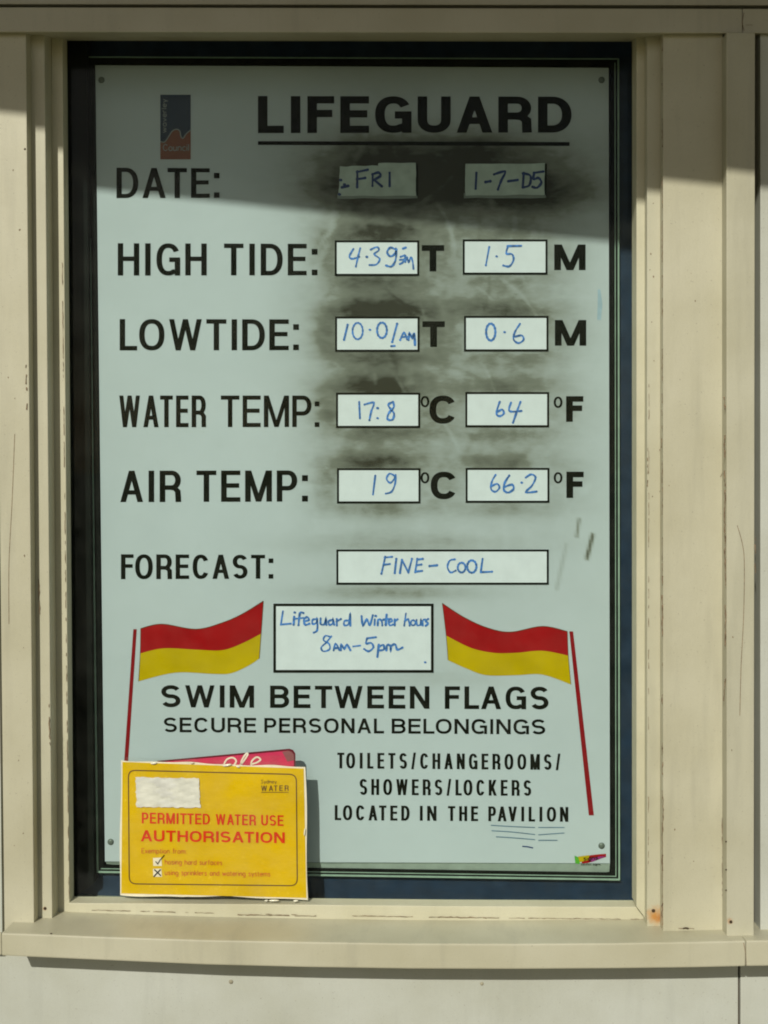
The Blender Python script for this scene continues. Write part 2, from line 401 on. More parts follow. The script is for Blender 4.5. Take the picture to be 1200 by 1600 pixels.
def layout(txt, W_, pv, gap, space):
    """glyph boxes filling width W_ ; returns (char, x, w)"""
    fixed = 0; rel = 0
    for i, ch in enumerate(txt):
        if ch == ' ': fixed += space; continue
        if ch == 'I': fixed += pv
        elif ch == ':': fixed += pv*1.05
        elif ch == '/': rel += .45
        else: rel += GW[ch]
        if i < len(txt)-1 and txt[i+1] != ' ': fixed += gap*(1.15 if 'I' in (ch, txt[i+1]) else (.45 if (ch in 'ALTVPF' and txt[i+1] in 'ATVWOY') else 1))
    sc = (W_-fixed)/rel; out = []; x = 0
    for i, ch in enumerate(txt):
        if ch == ' ': x += space; continue
        w = pv if ch == 'I' else pv*1.05 if ch == ':' else sc*(.45 if ch == '/' else GW[ch])
        out.append((ch, x, w)); x += w
        if i < len(txt)-1 and txt[i+1] != ' ': x += gap*(1.15 if 'I' in (ch, txt[i+1]) else (.45 if (ch in 'ALTVPF' and txt[i+1] in 'ATVWOY') else 1))
    return out
def caps(txt, x0, x1, top0, bot0, top1, bot1, pv, ph, gap, film):
    """one word or line between x0 and x1; cap tops and baselines may run slightly downhill"""
    H = bot0-top0
    for ch, x, w in layout(txt, x1-x0, pv, gap, gap*3):
        for vf in glyph(ch, w, pv, ph, H):
            def mp(a, b_, x=x):
                X = x0+x+a; t = (X-x0)/(x1-x0); tp = top0+(top1-top0)*t; bt = bot0+(bot1-bot0)*t
                return X, bt-(bt-tp)*b_/H
            film.add(vf, mp)

# ------------------------------------------------------------------ the lifeguard sign
sign = empty('lifeguard_sign', tuple(P(560, 1340, 0)))
tag(sign, 'tall white lifeguard notice board with tide boxes and red and yellow flags', 'sign')
def quad_map(c, u, v):
    (ax, ay), (bx, by), (cx, cy), (dx, dy) = c   # TL TR BR BL
    return ((ax*(1-u)+bx*u)*(1-v)+(dx*(1-u)+cx*u)*v, (ay*(1-u)+by*u)*(1-v)+(dy*(1-u)+cy*u)*v)
BC = [(149, 102), (951, 106), (953, 1349), (164, 1346)]
def vnoise(nx, ny, gx, gy):
    a = rng.random((gy+2, gx+2)); X = np.linspace(0, gx, nx); Y = np.linspace(0, gy, ny)
    xi = X.astype(int); yi = Y.astype(int); fx = (X-xi); fy = (Y-yi); fx = fx*fx*(3-2*fx); fy = (fy*fy*(3-2*fy))[:, None]
    A = a[np.ix_(yi, xi)]; B = a[np.ix_(yi, xi+1)]; Cc = a[np.ix_(yi+1, xi)]; D = a[np.ix_(yi+1, xi+1)]
    return (A*(1-fx)+B*fx)*(1-fy)+(Cc*(1-fx)+D*fx)*fy
NX, NY = 210, 320
U, V = np.meshgrid(np.linspace(0, 1, NX), np.linspace(0, 1, NY))
PX = (BC[0][0]*(1-U)+BC[1][0]*U)*(1-V)+(BC[3][0]*(1-U)+BC[2][0]*U)*V
PY = (BC[0][1]*(1-U)+BC[1][1]*U)*(1-V)+(BC[3][1]*(1-U)+BC[2][1]*U)*V
G = np.zeros_like(PX)
def blob(cx, cy, rx, ry, a, p=2.0):
    global G
    G = G + a*np.exp(-(np.abs((PX-cx)/rx)**p+np.abs((PY-cy)/ry)**p))
blob(590, 500, 118, 370, .24, 2.3); blob(805, 500, 100, 350, .20, 2.3); blob(620, 440, 120, 280, .14, 2.2)
blob(700, 268, 215, 58, .72, 2.8); blob(590, 262, 90, 40, .5); blob(590, 305, 110, 26, .5); blob(790, 305, 120, 26, .55); blob(745, 240, 50, 34, .45); blob(870, 300, 60, 45, .25)
for i, (tp, bt) in enumerate(((376, 430), (495, 549), (614, 668), (732, 786))):
    a = (.80, 1.1, .92, .82)[i]
    blob(588, tp-8, 62, 13, a*.62); blob(590, tp-18, 85, 24, a*.40); blob(786, tp-8, 70, 14, a*.34); blob(790, tp-20, 90, 26, a*.22)
    blob(592, bt+9, 75, 14, .42*a); blob(790, bt+10, 75, 14, .34*a)
    blob(510, (tp+bt)/2, 24, 30, .42*a); blob(590, (tp+bt)/2, 100, 50, .16*a); blob(790, (tp+bt)/2, 95, 50, .12*a); blob(690, (tp+bt)/2, 36, 36, .25*a); blob(880, (tp+bt)/2, 50, 40, .18*a)
blob(620, 925, 120, 12, .40); blob(640, 850, 190, 18, .22); blob(560, 990, 200, 90, .05); blob(690, 1060, 120, 18, .12)
nz = .5*vnoise(NX, NY, 16, 40)+.3*vnoise(NX, NY, 40, 90)+.2*vnoise(NX, NY, 90, 160)
streak = vnoise(NX, NY, 9, 120)
mott = .5*vnoise(NX, NY, 24, 34)+.5*vnoise(NX, NY, 75, 110)
G = G*(.68+.22*nz+.36*mott+.05*(streak-.5))
wipe = np.clip(vnoise(NX, NY, 7, 70)-.72, 0, 1)*.35
G = np.clip(G-wipe*(G > .1)*.8, 0, 1.3) + .035*nz
def wipe_arc(cx, cy, R_, a0, a1, r_, a):
    global G
    ang = np.arctan2(PY-cy, PX-cx); rad = np.hypot(PX-cx, PY-cy)
    m_ = np.clip((ang-a0)/.12, 0, 1)*np.clip((a1-ang)/.12, 0, 1)*np.exp(-((rad-R_)/r_)**2)
    G = np.clip(G*(1+a*m_), 0, 1.3)
for _ in range(120):
    R_ = rng.uniform(40, 220); th = rng.uniform(-2.6, 2.6); ex, ey = rng.uniform(500, 900), rng.uniform(235, 900)
    wipe_arc(ex-R_*math.cos(th), ey-R_*math.sin(th), R_, th-rng.uniform(.1, .5), th+rng.uniform(.1, .5), rng.uniform(1.5, 6), rng.uniform(-.26, .22))
for _ in range(60):      # fingertip dabs
    ex, ey = rng.uniform(500, 880), rng.uniform(240, 860); rr_ = rng.uniform(4, 11)
    G = G*(1+rng.uniform(-.22, .2)*np.exp(-((PX-ex)**2+((PY-ey)*.8)**2)/rr_**2))
def add_stroke_grime(x0, y0, x1, y1, r, a):
    global G
    dx, dy = x1-x0, y1-y0; t = np.clip(((PX-x0)*dx+(PY-y0)*dy)/(dx*dx+dy*dy), 0, 1)
    d = np.hypot(PX-x0-t*dx, PY-y0-t*dy); G = np.maximum(G, a*np.exp(-(d/r)**2))
add_stroke_grime(926, 836, 917, 872, 3.2, .85); add_stroke_grime(905, 812, 901, 838, 2.8, .6); add_stroke_grime(885, 850, 870, 920, 4, .25)
bv = [P(x, y, 0) for x, y in zip(PX.ravel(), PY.ravel())]
bf = [(r*NX+c_, (r+1)*NX+c_, (r+1)*NX+c_+1, r*NX+c_+1) for r in range(NY-1) for c_ in range(NX-1)]
# rim and back so the face is the front of a real 6 mm sheet
nb = len(bv); rim = [c_ for c_ in range(NX)]+[r*NX+NX-1 for r in range(1, NY)]+[(NY-1)*NX+c_ for c_ in range(NX-2, -1, -1)]+[r*NX for r in range(NY-2, 0, -1)]
for i in rim: bv.append(Vector((bv[i].x, 6*S, bv[i].z)))
nr = len(rim)
for i in range(nr): j = (i+1) % nr; bf.append((rim[i], rim[j], nb+j, nb+i))
bf.append(tuple(nb+i for i in range(nr)))
board = mesh('board', bv, bf, M['board'], sign)
ga = board.data.attributes.new('grime', 'FLOAT', 'POINT'); ga.data.foreach_set('value', np.concatenate([G.ravel(), np.zeros(nr)]).astype(np.float32))
# folded lower lip, turned down; its shade is also put into the colour
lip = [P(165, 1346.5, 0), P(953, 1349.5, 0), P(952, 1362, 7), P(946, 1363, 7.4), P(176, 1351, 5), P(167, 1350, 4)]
mesh('lower_lip', lip, [(0, 5, 4, 3, 2, 1)], plain('shaded_lip_enamel', (.40, .46, .42), .5), sign)

# black channel round the sign and its pale metal edge
OF = [(135, 88), (967.5, 91), (969, 1376), (151, 1364)]; IF = [(147, 100), (953, 104), (955, 1364), (162, 1352)]
ring = [P(x, y, 4) for x, y in OF]+[P(x, y, 4) for x, y in IF]; ring += [Vector((v.x, 14*S, v.z)) for v in ring]
fs = []
for i in range(4):
    j = (i+1) % 4
    fs += [(i, 4+i, 4+j, j), (i, j, 8+j, 8+i), (4+i, 12+i, 12+j, 4+j)]
mesh('sign_channel', ring, fs, M['black'], sign)
for i in range(4):
    j = (i+1) % 4; a, b_ = OF[i], OF[j]; ctr = (560, 730); wd = 1.6 if i in (0,) else 2.6
    sh = lambda p, k: (p[0]+k*math.copysign(1, ctr[0]-p[0]), p[1]+k*math.copysign(1, ctr[1]-p[1]))
    slab('metal_edge', [a, b_, sh(b_, wd), sh(a, wd)], 1.5, 8, M['edge'], sign, .4)
    a2, b2 = IF[i], IF[j]
    if i in (1, 2): slab('metal_edge', [sh(a, 6), sh(b_, 6), sh(b_, 7.2), sh(a, 7.2)], 3, 8, M['edge'], sign, 0)

# rivets
rm = bpy.data.meshes.new('rivet'); bm = bmesh.new()
bmesh.ops.create_uvsphere(bm, u_segments=14, v_segments=8, radius=5.2*S, matrix=Matrix.Diagonal((1, .5, 1, 1)) @ Matrix.Rotation(math.pi/2, 4, 'X'))
bmesh.ops.create_circle(bm, cap_ends=True, segments=12, radius=1.8*S, matrix=Matrix.Translation((0, -2.9*S, 0)) @ Matrix.Rotation(math.pi/2, 4, 'X'))
bm.to_mesh(rm); bm.free(); rm.materials.append(M['steel'])
rm.polygons.foreach_set('use_smooth', [True]*len(rm.polygons))
for x, y in ((158.5, 125), (940, 125), (173, 1315.5), (940, 1321.5)):
    o = bpy.data.objects.new('rivet', rm); C.objects.link(o); o.parent = sign; o.location = P(x, y, 0)-sign.location

# printed words, one film per word or line
def line(words_, top0, bot0, top1, bot1, pv, ph, gap, xa, xb):
    for w_, a, b_ in words_:
        f = Film(sign_at)
        t0 = (a-xa)/(xb-xa); t1 = (b_-xa)/(xb-xa); L_ = lambda p, q, t: p+(q-p)*t
        caps(w_, a, b_, L_(top0, top1, t0), L_(bot0, bot1, t0), L_(top0, top1, t1), L_(bot0, bot1, t1), pv, ph, gap, f)
        f.build('lettering', M['ink'], sign)
line([('LIFEGUARD', 403, 893)], 150, 208, 151, 207, 15, 11.5, 9.5, 403, 893)
line([('DATE:', 182, 343)], 262, 309.5, 263, 309, 8.3, 6.6, 6.5, 182, 343)
line([('HIGH', 184, 323), ('TIDE:', 350, 496)], 380, 430.5, 381, 430, 8.5, 7.0, 8, 184, 496)
line([('LOWTIDE:', 187, 467)], 498.5, 547.5, 499, 547, 8.5, 7.0, 7, 187, 467)
line([('WATER', 186, 322), ('TEMP:', 345, 499)], 618, 667.5, 618, 667, 7.0, 6.4, 5, 186, 499)
line([('AIR', 188, 283), ('TEMP:', 307, 481)], 735.5, 784.5, 735, 783.5, 8.7, 7.0, 7.5, 188, 481)
line([('FORECAST:', 189, 427)], 866, 905, 867, 904, 7.0, 5.7, 5.6, 189, 427)
line([('SWIM', 252, 397), ('BETWEEN', 422, 671), ('FLAGS', 695, 857)], 1070.5, 1105, 1073, 1108.5, 7.4, 6, 7, 252, 857)
line([('SECURE', 256, 400), ('PERSONAL', 413, 600), ('BELONGINGS', 612, 852)], 1121, 1144, 1124, 1147.5, 4.6, 3.9, 4.3, 256, 852)
line([('TOILETS/CHANGEROOMS/', 527, 876)], 1176, 1200.5, 1178.5, 1203, 4.5, 3.5, 6.3, 527, 876)
line([('SHOWERS/LOCKERS', 562, 830)], 1217, 1242, 1219, 1243.5, 4.5, 3.5, 6.3, 562, 830)
line([('LOCATED', 523, 640), ('IN', 656, 682), ('THE', 700, 747), ('PAVILION', 763, 888)], 1258, 1281.5, 1261, 1284, 4.5, 3.5, 6, 523, 888)
for t, x, y, w_, h_ in (('T', 659, 383, 35, 41), ('M', 866, 382, 49, 40), ('T', 660, 502, 35, 40), ('M', 867, 500, 49, 40)):
    f = Film(sign_at); caps(t, x, x+w_, y, y+h_, y, y+h_, 10.5, 9, 0, f); f.build('unit_letter', M['ink'], sign)
for x, y, t, w_, h_ in ((671, 618, 'C', 42, 44), (884.5, 619, 'F', 27, 40), (673, 737, 'C', 41, 43), (885, 737, 'F', 27, 41)):
    f = Film(sign_at); caps(t, x, x+w_, y, y+h_, y, y+h_, 10.5, 8.6, 0, f)
    dx = 664 if t == 'C' else 872
    f.add(stroke(sup(dx, y+9.5, 5.2, 7.4, 0, 360, 20, 2.1), 3.4, 2.8, True)); f.build('unit_letter', M['ink'], sign)
f = Film(sign_at); f.add(([(403, 220.5), (890, 222), (890, 228), (403, 226.5)], [(0, 1, 2, 3)])); f.build('underline', M['ink'], sign)
f = Film(sign_at, .5)
f.add(stroke([(936, 452), (937.5, 475), (936, 500)], 5, 5, wob=.4)); f.build('marker_smear', plain('pale_blue_smear', (.33, .43, .53), .5), sign)

# handwriting ------------------------------------------------------------
def catmull(p, k=5):
    if len(p) < 3: return p
    q = [p[0]]+list(p)+[p[-1]]; o = []
    for i in range(1, len(q)-2):
        for j in range(k):
            t = j/k; a, b_, c_, d = q[i-1], q[i], q[i+1], q[i+2]
            o.append(tuple(.5*((2*b_[m_])+(-a[m_]+c_[m_])*t+(2*a[m_]-5*b_[m_]+4*c_[m_]-d[m_])*t*t+(-a[m_]+3*b_[m_]-3*c_[m_]+d[m_])*t**3) for m_ in (0, 1)))
    o.append(tuple(p[-1])); return o
def ell(cx, cy, rx, ry): return [(cx+rx*math.cos(a)+.0*a, cy-ry*math.sin(a)) for a in [math.radians(80+20*i) for i in range(19)]]
def scribble(strokes, ox, oy, sc, film, w0=2.6):
    for s_ in strokes:
        if len(s_) == 1: x, y = s_[0]; s_ = [(x-1.2, y), (x+1.2, y+.6)]
        p = [(ox+x/sc, oy+y/sc) for x, y in catmull(s_)]
        # rounded, slightly uneven pen: taper the ends with a cap
        w = w0*random.uniform(.85, 1.15)
        film.add(stroke(p, w, w, wob=.16))
        for e in (p[0], p[-1]):
            ring_ = [(e[0]+w*.58*math.cos(a), e[1]+w*.58*math.sin(a)) for a in [i*math.pi/4 for i in range(8)]]
            film.add((ring_, [tuple(range(8))]))
A4 = (480, 230, 2.5); A5 = (480, 550, 2.5); A7 = (420, 920, 2.222)
H_ = {
 'fri': [[(196, 95), (195, 156)], [(195, 97), (236, 88)], [(195, 125), (226, 120)], [(256, 105), (255, 151)], [(255, 106), (278, 99), (286, 112), (260, 128)], [(262, 128), (292, 153)], [(322, 100), (322, 152)], [(136, 157), (160, 151)], [(131, 128)], [(126, 184)], [(146, 146)]],
 'date': [[(661, 100), (658, 162)], [(697, 136), (715, 133)], [(730, 106), (773, 95), (758, 130), (745, 165)], [(785, 133), (822, 128)], [(846, 100), (842, 156)], [(843, 102), (872, 112), (868, 148), (842, 157)], [(886, 100), (922, 95)], [(887, 100), (884, 125), (903, 120), (915, 138), (898, 158), (880, 155)]],
 'r1a': [[(180, 398), (165, 426), (176, 436), (203, 428)], [(207, 395), (198, 430), (190, 466)], [(233, 428)], [(248, 400), (272, 390), (280, 402), (262, 418), (283, 436), (270, 458), (243, 460)], [(347, 400), (325, 392), (312, 410), (325, 426), (343, 415), (348, 398), (345, 440), (330, 465), (308, 462)], [(365, 428), (383, 424), (375, 448), (362, 456)], [(383, 448), (390, 430), (396, 448), (405, 430), (412, 448), (415, 475)], [(374, 396), (385, 392)], [(362, 440), (384, 438)]],
 'r1b': [[(711, 390), (698, 461)], [(740, 426)], [(782, 386), (836, 385)], [(784, 387), (778, 415), (800, 418), (806, 440), (790, 465), (766, 462)]],
 'r2a': [[(158, 694), (144, 752)], ell(197, 718, 20, 32), [(245, 713)], ell(292, 715, 19, 30), [(351, 690), (332, 761)], [(363, 753), (378, 725), (390, 750)], [(368, 742), (388, 740)], [(396, 752), (400, 728), (410, 745), (418, 728), (421, 772)], [(328, 777), (342, 776)]],
 'r2b': [ell(717, 722, 18, 33), [(771, 722)], [(831, 690), (812, 720), (806, 750), (825, 765), (845, 752), (838, 735), (812, 740)]],
 'r3a': [[(203, 195), (206, 259)], [(224, 205), (260, 198), (250, 232), (243, 266)], [(275, 219)], [(275, 258)], [(335, 195), (317, 205), (325, 222), (339, 240), (333, 264), (314, 262), (318, 240), (338, 215), (335, 195)]],
 'r3b': [[(752, 195), (742, 225), (741, 246), (755, 250), (768, 240), (762, 225), (745, 233)], [(796, 198), (788, 226), (802, 233), (837, 230)], [(833, 195), (818, 235), (804, 276)]],
 'r4a': [[(266, 483), (257, 556)], [(342, 484), (322, 475), (310, 495), (324, 511), (340, 496), (346, 480), (343, 515), (330, 545), (307, 553)]],
 'r4b': [[(736, 480), (722, 505), (718, 535), (735, 546), (751, 530), (742, 515), (721, 524)], [(789, 483), (772, 510), (768, 538), (785, 549), (806, 535), (800, 518), (773, 526)], [(838, 510)], [(854, 490), (875, 478), (892, 490), (878, 522), (854, 548), (896, 545)]],
 'r5': [[(305, 800), (290, 866)], [(303, 803), (331, 800)], [(298, 831), (323, 828)], [(348, 808), (342, 863)], [(362, 863), (370, 812)], [(370, 812), (395, 861)], [(395, 861), (409, 808)], [(430, 808), (422, 860)], [(430, 811), (451, 808)], [(427, 833), (446, 830)], [(422, 858), (449, 855)], [(478, 836), (507, 833)], [(577, 810), (557, 815), (548, 840), (560, 861), (580, 854)], ell(603, 842, 15, 19), ell(643, 838, 18, 24), [(685, 808), (678, 860)], [(678, 860), (722, 858)]],
 'hrs': [[(49, 78), (42, 124)], [(42, 124), (76, 121)], [(88, 97), (86, 125)], [(90, 82)], [(120, 84), (108, 85), (103, 126)], [(94, 104), (119, 101)], [(122, 113), (139, 108), (133, 98), (122, 107), (126, 125), (141, 121)], [(165, 105), (152, 108), (152, 122), (165, 118), (168, 105), (168, 143), (156, 152)], [(180, 103), (180, 122), (193, 123), (198, 103), (200, 125)], [(222, 107), (208, 112), (210, 125), (222, 120), (223, 105), (227, 125)], [(236, 105), (236, 127)], [(236, 113), (250, 105)], [(278, 110), (263, 112), (262, 126), (277, 122), (283, 86), (283, 128)],
         [(322, 95), (327, 128), (340, 106), (350, 126), (361, 92)], [(368, 106), (367, 126)], [(371, 94)], [(378, 127), (380, 107), (391, 110), (394, 127)], [(409, 90), (406, 126)], [(398, 107), (418, 105)], [(416, 117), (428, 112), (424, 104), (416, 113), (420, 127), (431, 124)], [(437, 106), (437, 127)], [(437, 113), (447, 106)],
         [(476, 86), (470, 128)], [(472, 113), (484, 106), (489, 128)], ell(501, 118, 8, 9), [(513, 108), (515, 126), (526, 124), (528, 106), (529, 126)], [(535, 128), (535, 110), (543, 106)], [(553, 105), (545, 112), (553, 120), (545, 128)],
         [(215, 168), (197, 163), (190, 178), (209, 191), (211, 210), (190, 217), (182, 204), (200, 186), (217, 165)], [(225, 214), (232, 190), (245, 213)], [(229, 206), (242, 205)], [(250, 213), (252, 194), (262, 208), (271, 194), (283, 213)], [(293, 200), (317, 197)], [(341, 172), (372, 168)], [(341, 172), (338, 190), (355, 188), (363, 203), (347, 217), (331, 209)], [(382, 194), (377, 236)], [(382, 201), (398, 195), (399, 211), (381, 214)], [(408, 214), (411, 195), (421, 198), (423, 213), (426, 198), (439, 193), (446, 211), (464, 204)], [(543, 255)]],
}
def entry(c, key, org, border=3.2, w=3.25, mat='pen', label=None):
    """wiped white write-on panel (a part) with its black outline and handwriting (sub-parts)"""
    (x0, y0), (x1, y1) = c
    p = slab('entry_panel', [(x0, y0), (x1, y0), (x1, y1), (x0, y1)], -.9, .5, M['whitebox'], sign, 0)
    f = Film(sign_at, 1.3)
    b0 = border/2
    f.add(stroke([(x0+b0, y0+b0), (x1-b0, y0+b0), (x1-b0, y1-b0), (x0+b0, y1-b0)], border, border, True))
    f.build('outline', M['ink'], p)
    groups = [H_[key]] if key != 'hrs' else [[q for q in H_[key] if min(b_ for _, b_ in q) < 160 and max(b_ for _, b_ in q) < 160], [q for q in H_[key] if 160 <= max(b_ for _, b_ in q) < 250], [q for q in H_[key] if max(b_ for _, b_ in q) >= 250]]
    for q in groups: f = Film(sign_at, 1.3); scribble(q, *org, f, w); f.build('handwriting', M[mat], p)
entry(((523, 375.5), (655, 431)), 'r1a', A4); entry(((723, 374), (855.5, 429)), 'r1b', A4)
entry(((523.5, 494.5), (655.5, 549.5)), 'r2a', A4); entry(((725, 493.5), (857, 549)), 'r2b', A4)
entry(((525, 613.5), (656.5, 668.5)), 'r3a', A5); entry(((727, 612.5), (858, 667.5)), 'r3b', A5)
entry(((526.5, 731.5), (657, 786.5)), 'r4a', A5); entry(((727.5, 731), (858.5, 785.5)), 'r4b', A5)
entry(((525.5, 858.5), (857.5, 913.5)), 'r5', A5); entry(((427, 943), (677.5, 1051)), 'hrs', A7, 4.2, 3.0)
# the two taped date panels
def ragged(pts, amp=1.0, k=6):
    o = []
    for i, a in enumerate(pts):
        b_ = pts[(i+1) % len(pts)]
        for j in range(k): t = j/k; o.append((a[0]+(b_[0]-a[0])*t+random.uniform(-amp, amp)*.6, a[1]+(b_[1]-a[1])*t+random.uniform(-amp, amp)))
    return o
for c, key in ((((531, 260), (591, 259), (591, 255), (650, 255), (650, 306), (529, 306)), 'fri'), (((727, 256), (851, 255), (851, 304), (727, 305)), 'date')):
    x0 = min(a for a, _ in c); x1 = max(a for a, _ in c); y1 = max(b_ for _, b_ in c); y0 = min(b_ for _, b_ in c)
    p = slab('date_tape', ragged(list(c), .8), -2.2, .5, M['tape'], sign, 0)
    slab('tape_edge', ragged([(x0-2, y1-3), (x1+2, y1-3), (x1+2, y1+4), (x0-2, y1+4)], .8), -1.2, .4, M['tapeedge'], p, 0)
    slab('tape_edge', ragged([(x1-1.5, y0+1), (x1+3.2, y0+1), (x1+3.2, y1), (x1-1.5, y1)], .6), -1.5, .4, M['ink'], p, 0)
    f = Film(sign_at, 2.6); scribble(H_[key], *A4, f, 3.9); f.build('handwriting', M['pen_dark'], p)

# printed flags
def band(top, bot, mat, parent, lift, name='flag_stripe'):
    a = catmull(top, 6); b_ = catmull(bot, 6); f = Film(sign_at, lift)
    f.add((a+b_, [(i, i+1, len(a)+i+1, len(a)+i) for i in range(len(a)-1)])); return f.build(name, mat, parent)
def pole(p0, p1, w0, w1, parent):
    f = Film(sign_at, .5); f.add(([(p0[0]-w0/2, p0[1]), (p0[0]+w0/2, p0[1]), (p1[0]+w1/2, p1[1]), (p1[0]-w1/2, p1[1])], [(0, 1, 2, 3)])); f.build('flag_pole', M['polered'], parent)
def outline_film(pts, parent, w=1.0, name='flag_outline'):
    f = Film(sign_at, .95); f.add(stroke(catmull(pts, 6), w, w)); f.build(name, M['cardbrown'], parent)
t1 = [(219.7, 982), (253, 975), (306, 983), (347, 973), (379, 959), (411.5, 939)]; m1 = [(219, 1021), (255.5, 1013), (306, 1015), (347, 1016), (379, 1005), (408, 990)]; b1 = [(216.5, 1064.5), (274, 1051), (333.5, 1053), (361, 1052), (388.5, 1040), (405, 1029)]
r = band(t1, m1, M['red'], sign, .5); band(m1, b1, M['yellow'], sign, .5); outline_film(t1, sign); outline_film([t1[0], m1[0], b1[0]], sign, .7); outline_film([t1[-1], m1[-1], b1[-1]], sign, .7)
pole((211, 983), (191.8, 1268), 5.4, 6.4, sign)
t2 = [(691, 942.5), (726, 965), (762, 981), (798, 987.5), (847.5, 978.5), (886.5, 986.6)]; m2 = [(697, 993), (735, 1012), (771, 1020), (807, 1020), (847.5, 1016.8), (888, 1024.4)]; b2 = [(700, 1031.6), (730, 1045), (760, 1055), (807, 1055), (847.5, 1054), (892, 1069.4)]
band(t2, m2, M['red'], sign, .5); band(m2, b2, M['yellow'], sign, .5); outline_film(t2, sign); outline_film([t2[0], m2[0], b2[0]], sign, .7); outline_film([t2[-1], m2[-1], b2[-1]], sign, .7)
pole((892.5, 986.5), (924, 1274), 6, 8, sign)

# marker lines under PAVILION
f = Film(sign_at, .6)
for s_ in ([(767, 1289.5), (800, 1291.5), (836, 1293)], [(841, 1293), (882, 1293)], [(768, 1298), (800, 1300), (836, 1304)], [(841, 1304.5), (882, 1301.5)], [(775, 1307.5), (800, 1309), (836, 1312)], [(841, 1313), (871, 1313)]):
    f.add(stroke(catmull(s_), 1.5, 1.5))
f.build('marker_line', M['fadedpen'], sign)
f = Film(sign_at, .6); f.add(stroke([(816, 1322.5), (824, 1323), (833, 1325)], 2, 2)); f.build('marker_line', M['pen_dark'], sign)

# council emblem
def poly(name, pts, mat, parent, lift, surf=sign_at):
    f = Film(surf, lift); f.add((pts, [tuple(range(len(pts)))])); return f.build(name, mat, parent)
wave = catmull([(250.5, 221), (257, 222), (263, 214), (269, 205), (276, 202), (281, 205), (282.5, 213), (286, 216), (291, 209), (298, 203)], 5)
emb = band([(250.5, 148), (266, 148), (282, 148), (298, 148)], [wave[0], wave[len(wave)//3], wave[2*len(wave)//3], wave[-1]], M['lognavy'], sign, .5, 'emblem')
def strip_to(wv, y, lift, mat, name, parent):
    f = Film(sign_at, lift); k = len(wv); f.add((list(wv)+[(x, y) for x, _ in wv], [(i, i+1, k+i+1, k+i) for i in range(k-1)])); return f.build(name, mat, parent)
for ch in list(emb.data.polygons): pass
bpy.data.objects.remove(emb)
emb = strip_to(wave, 148, .5, M['lognavy'], 'emblem', sign)
strip_to(wave, 249, .5, M['logrust'], 'emblem_base', emb)
f = Film(sign_at, 1.1); f.add(stroke(wave, 1.8, 1.8)); f.build('emblem_wave', M['logwhite'], emb)

# small lower-case letters as pen strokes: x-height .66, ascender 1, descender -.3
LC = {
 'a': (.5, [[(.48, .5), (.3, .66), (.05, .5), (.02, .2), (.2, 0), (.48, .18)], [(.48, .66), (.48, 0)]]), 'b': (.5, [[(0, 1), (0, 0)], [(0, .5), (.25, .66), (.48, .45), (.45, .1), (.25, 0), (0, .15)]]),
 'c': (.42, [[(.42, .55), (.25, .66), (.03, .45), (.03, .2), (.2, 0), (.42, .1)]]), 'd': (.5, [[(.48, 1), (.48, 0)], [(.48, .5), (.25, .66), (.02, .45), (.02, .15), (.25, 0), (.48, .15)]]),
 'e': (.48, [[(.04, .36), (.46, .36), (.42, .58), (.24, .66), (.04, .5), (.02, .2), (.2, 0), (.44, .1)]]), 'f': (.3, [[(.32, .98), (.15, .95), (.12, .8), (.12, 0)], [(0, .62), (.3, .62)]]),
 'g': (.5, [[(.48, .66), (.48, -.15), (.3, -.3), (.05, -.22)], [(.48, .5), (.25, .66), (.02, .45), (.02, .15), (.25, 0), (.48, .15)]]), 'h': (.48, [[(0, 1), (0, 0)], [(0, .45), (.22, .66), (.46, .5), (.46, 0)]]),
 'i': (.05, [[(.02, .66), (.02, 0)], [(.02, .86), (.02, .96)]]), 'k': (.44, [[(0, 1), (0, 0)], [(.4, .66), (0, .3)], [(.15, .42), (.44, 0)]]), 'l': (.05, [[(.02, 1), (.02, 0)]]),
 'm': (.78, [[(0, .66), (0, 0)], [(0, .45), (.2, .66), (.38, .5), (.38, 0)], [(.38, .45), (.58, .66), (.76, .5), (.76, 0)]]), 'n': (.46, [[(0, .66), (0, 0)], [(0, .45), (.22, .66), (.44, .5), (.44, 0)]]),
 'o': (.5, [[(.25, .66), (.02, .45), (.04, .12), (.25, 0), (.46, .12), (.48, .45), (.25, .66)]]), 'p': (.5, [[(0, .66), (0, -.3)], [(0, .5), (.25, .66), (.48, .45), (.45, .1), (.25, 0), (0, .15)]]),
 'r': (.3, [[(0, .66), (0, 0)], [(0, .4), (.12, .62), (.3, .64)]]), 's': (.4, [[(.38, .56), (.2, .66), (.03, .52), (.2, .36), (.38, .2), (.22, 0), (0, .1)]]),
 't': (.3, [[(.12, .9), (.12, .1), (.3, 0)], [(0, .66), (.28, .66)]]), 'u': (.46, [[(0, .66), (0, .15), (.2, 0), (.44, .2)], [(.44, .66), (.44, 0)]]), 'v': (.46, [[(0, .66), (.23, 0)], [(.23, 0), (.46, .66)]]),
 'w': (.7, [[(0, .66), (.18, 0)], [(.18, 0), (.35, .6)], [(.35, .6), (.52, 0)], [(.52, 0), (.7, .66)]]), 'x': (.44, [[(0, .66), (.44, 0)], [(.44, .66), (0, 0)]]), 'y': (.46, [[(0, .66), (.23, 0)], [(.46, .66), (.15, -.3)]]),
 'E': (.5, [[(.5, 1), (0, 1)], [(0, 1), (0, 0)], [(0, 0), (.5, 0)], [(0, .5), (.42, .5)]]), 'C': (.62, [[(.6, .8), (.35, 1), (.05, .75), (.05, .25), (.35, 0), (.6, .2)]]), 'S': (.5, [[(.48, .85), (.25, 1), (.03, .78), (.25, .52), (.48, .25), (.25, 0), (0, .15)]]),
 ':': (.06, [[(.02, .12), (.02, .0)], [(.02, .62), (.02, .5)]]), ' ': (.3, [])}
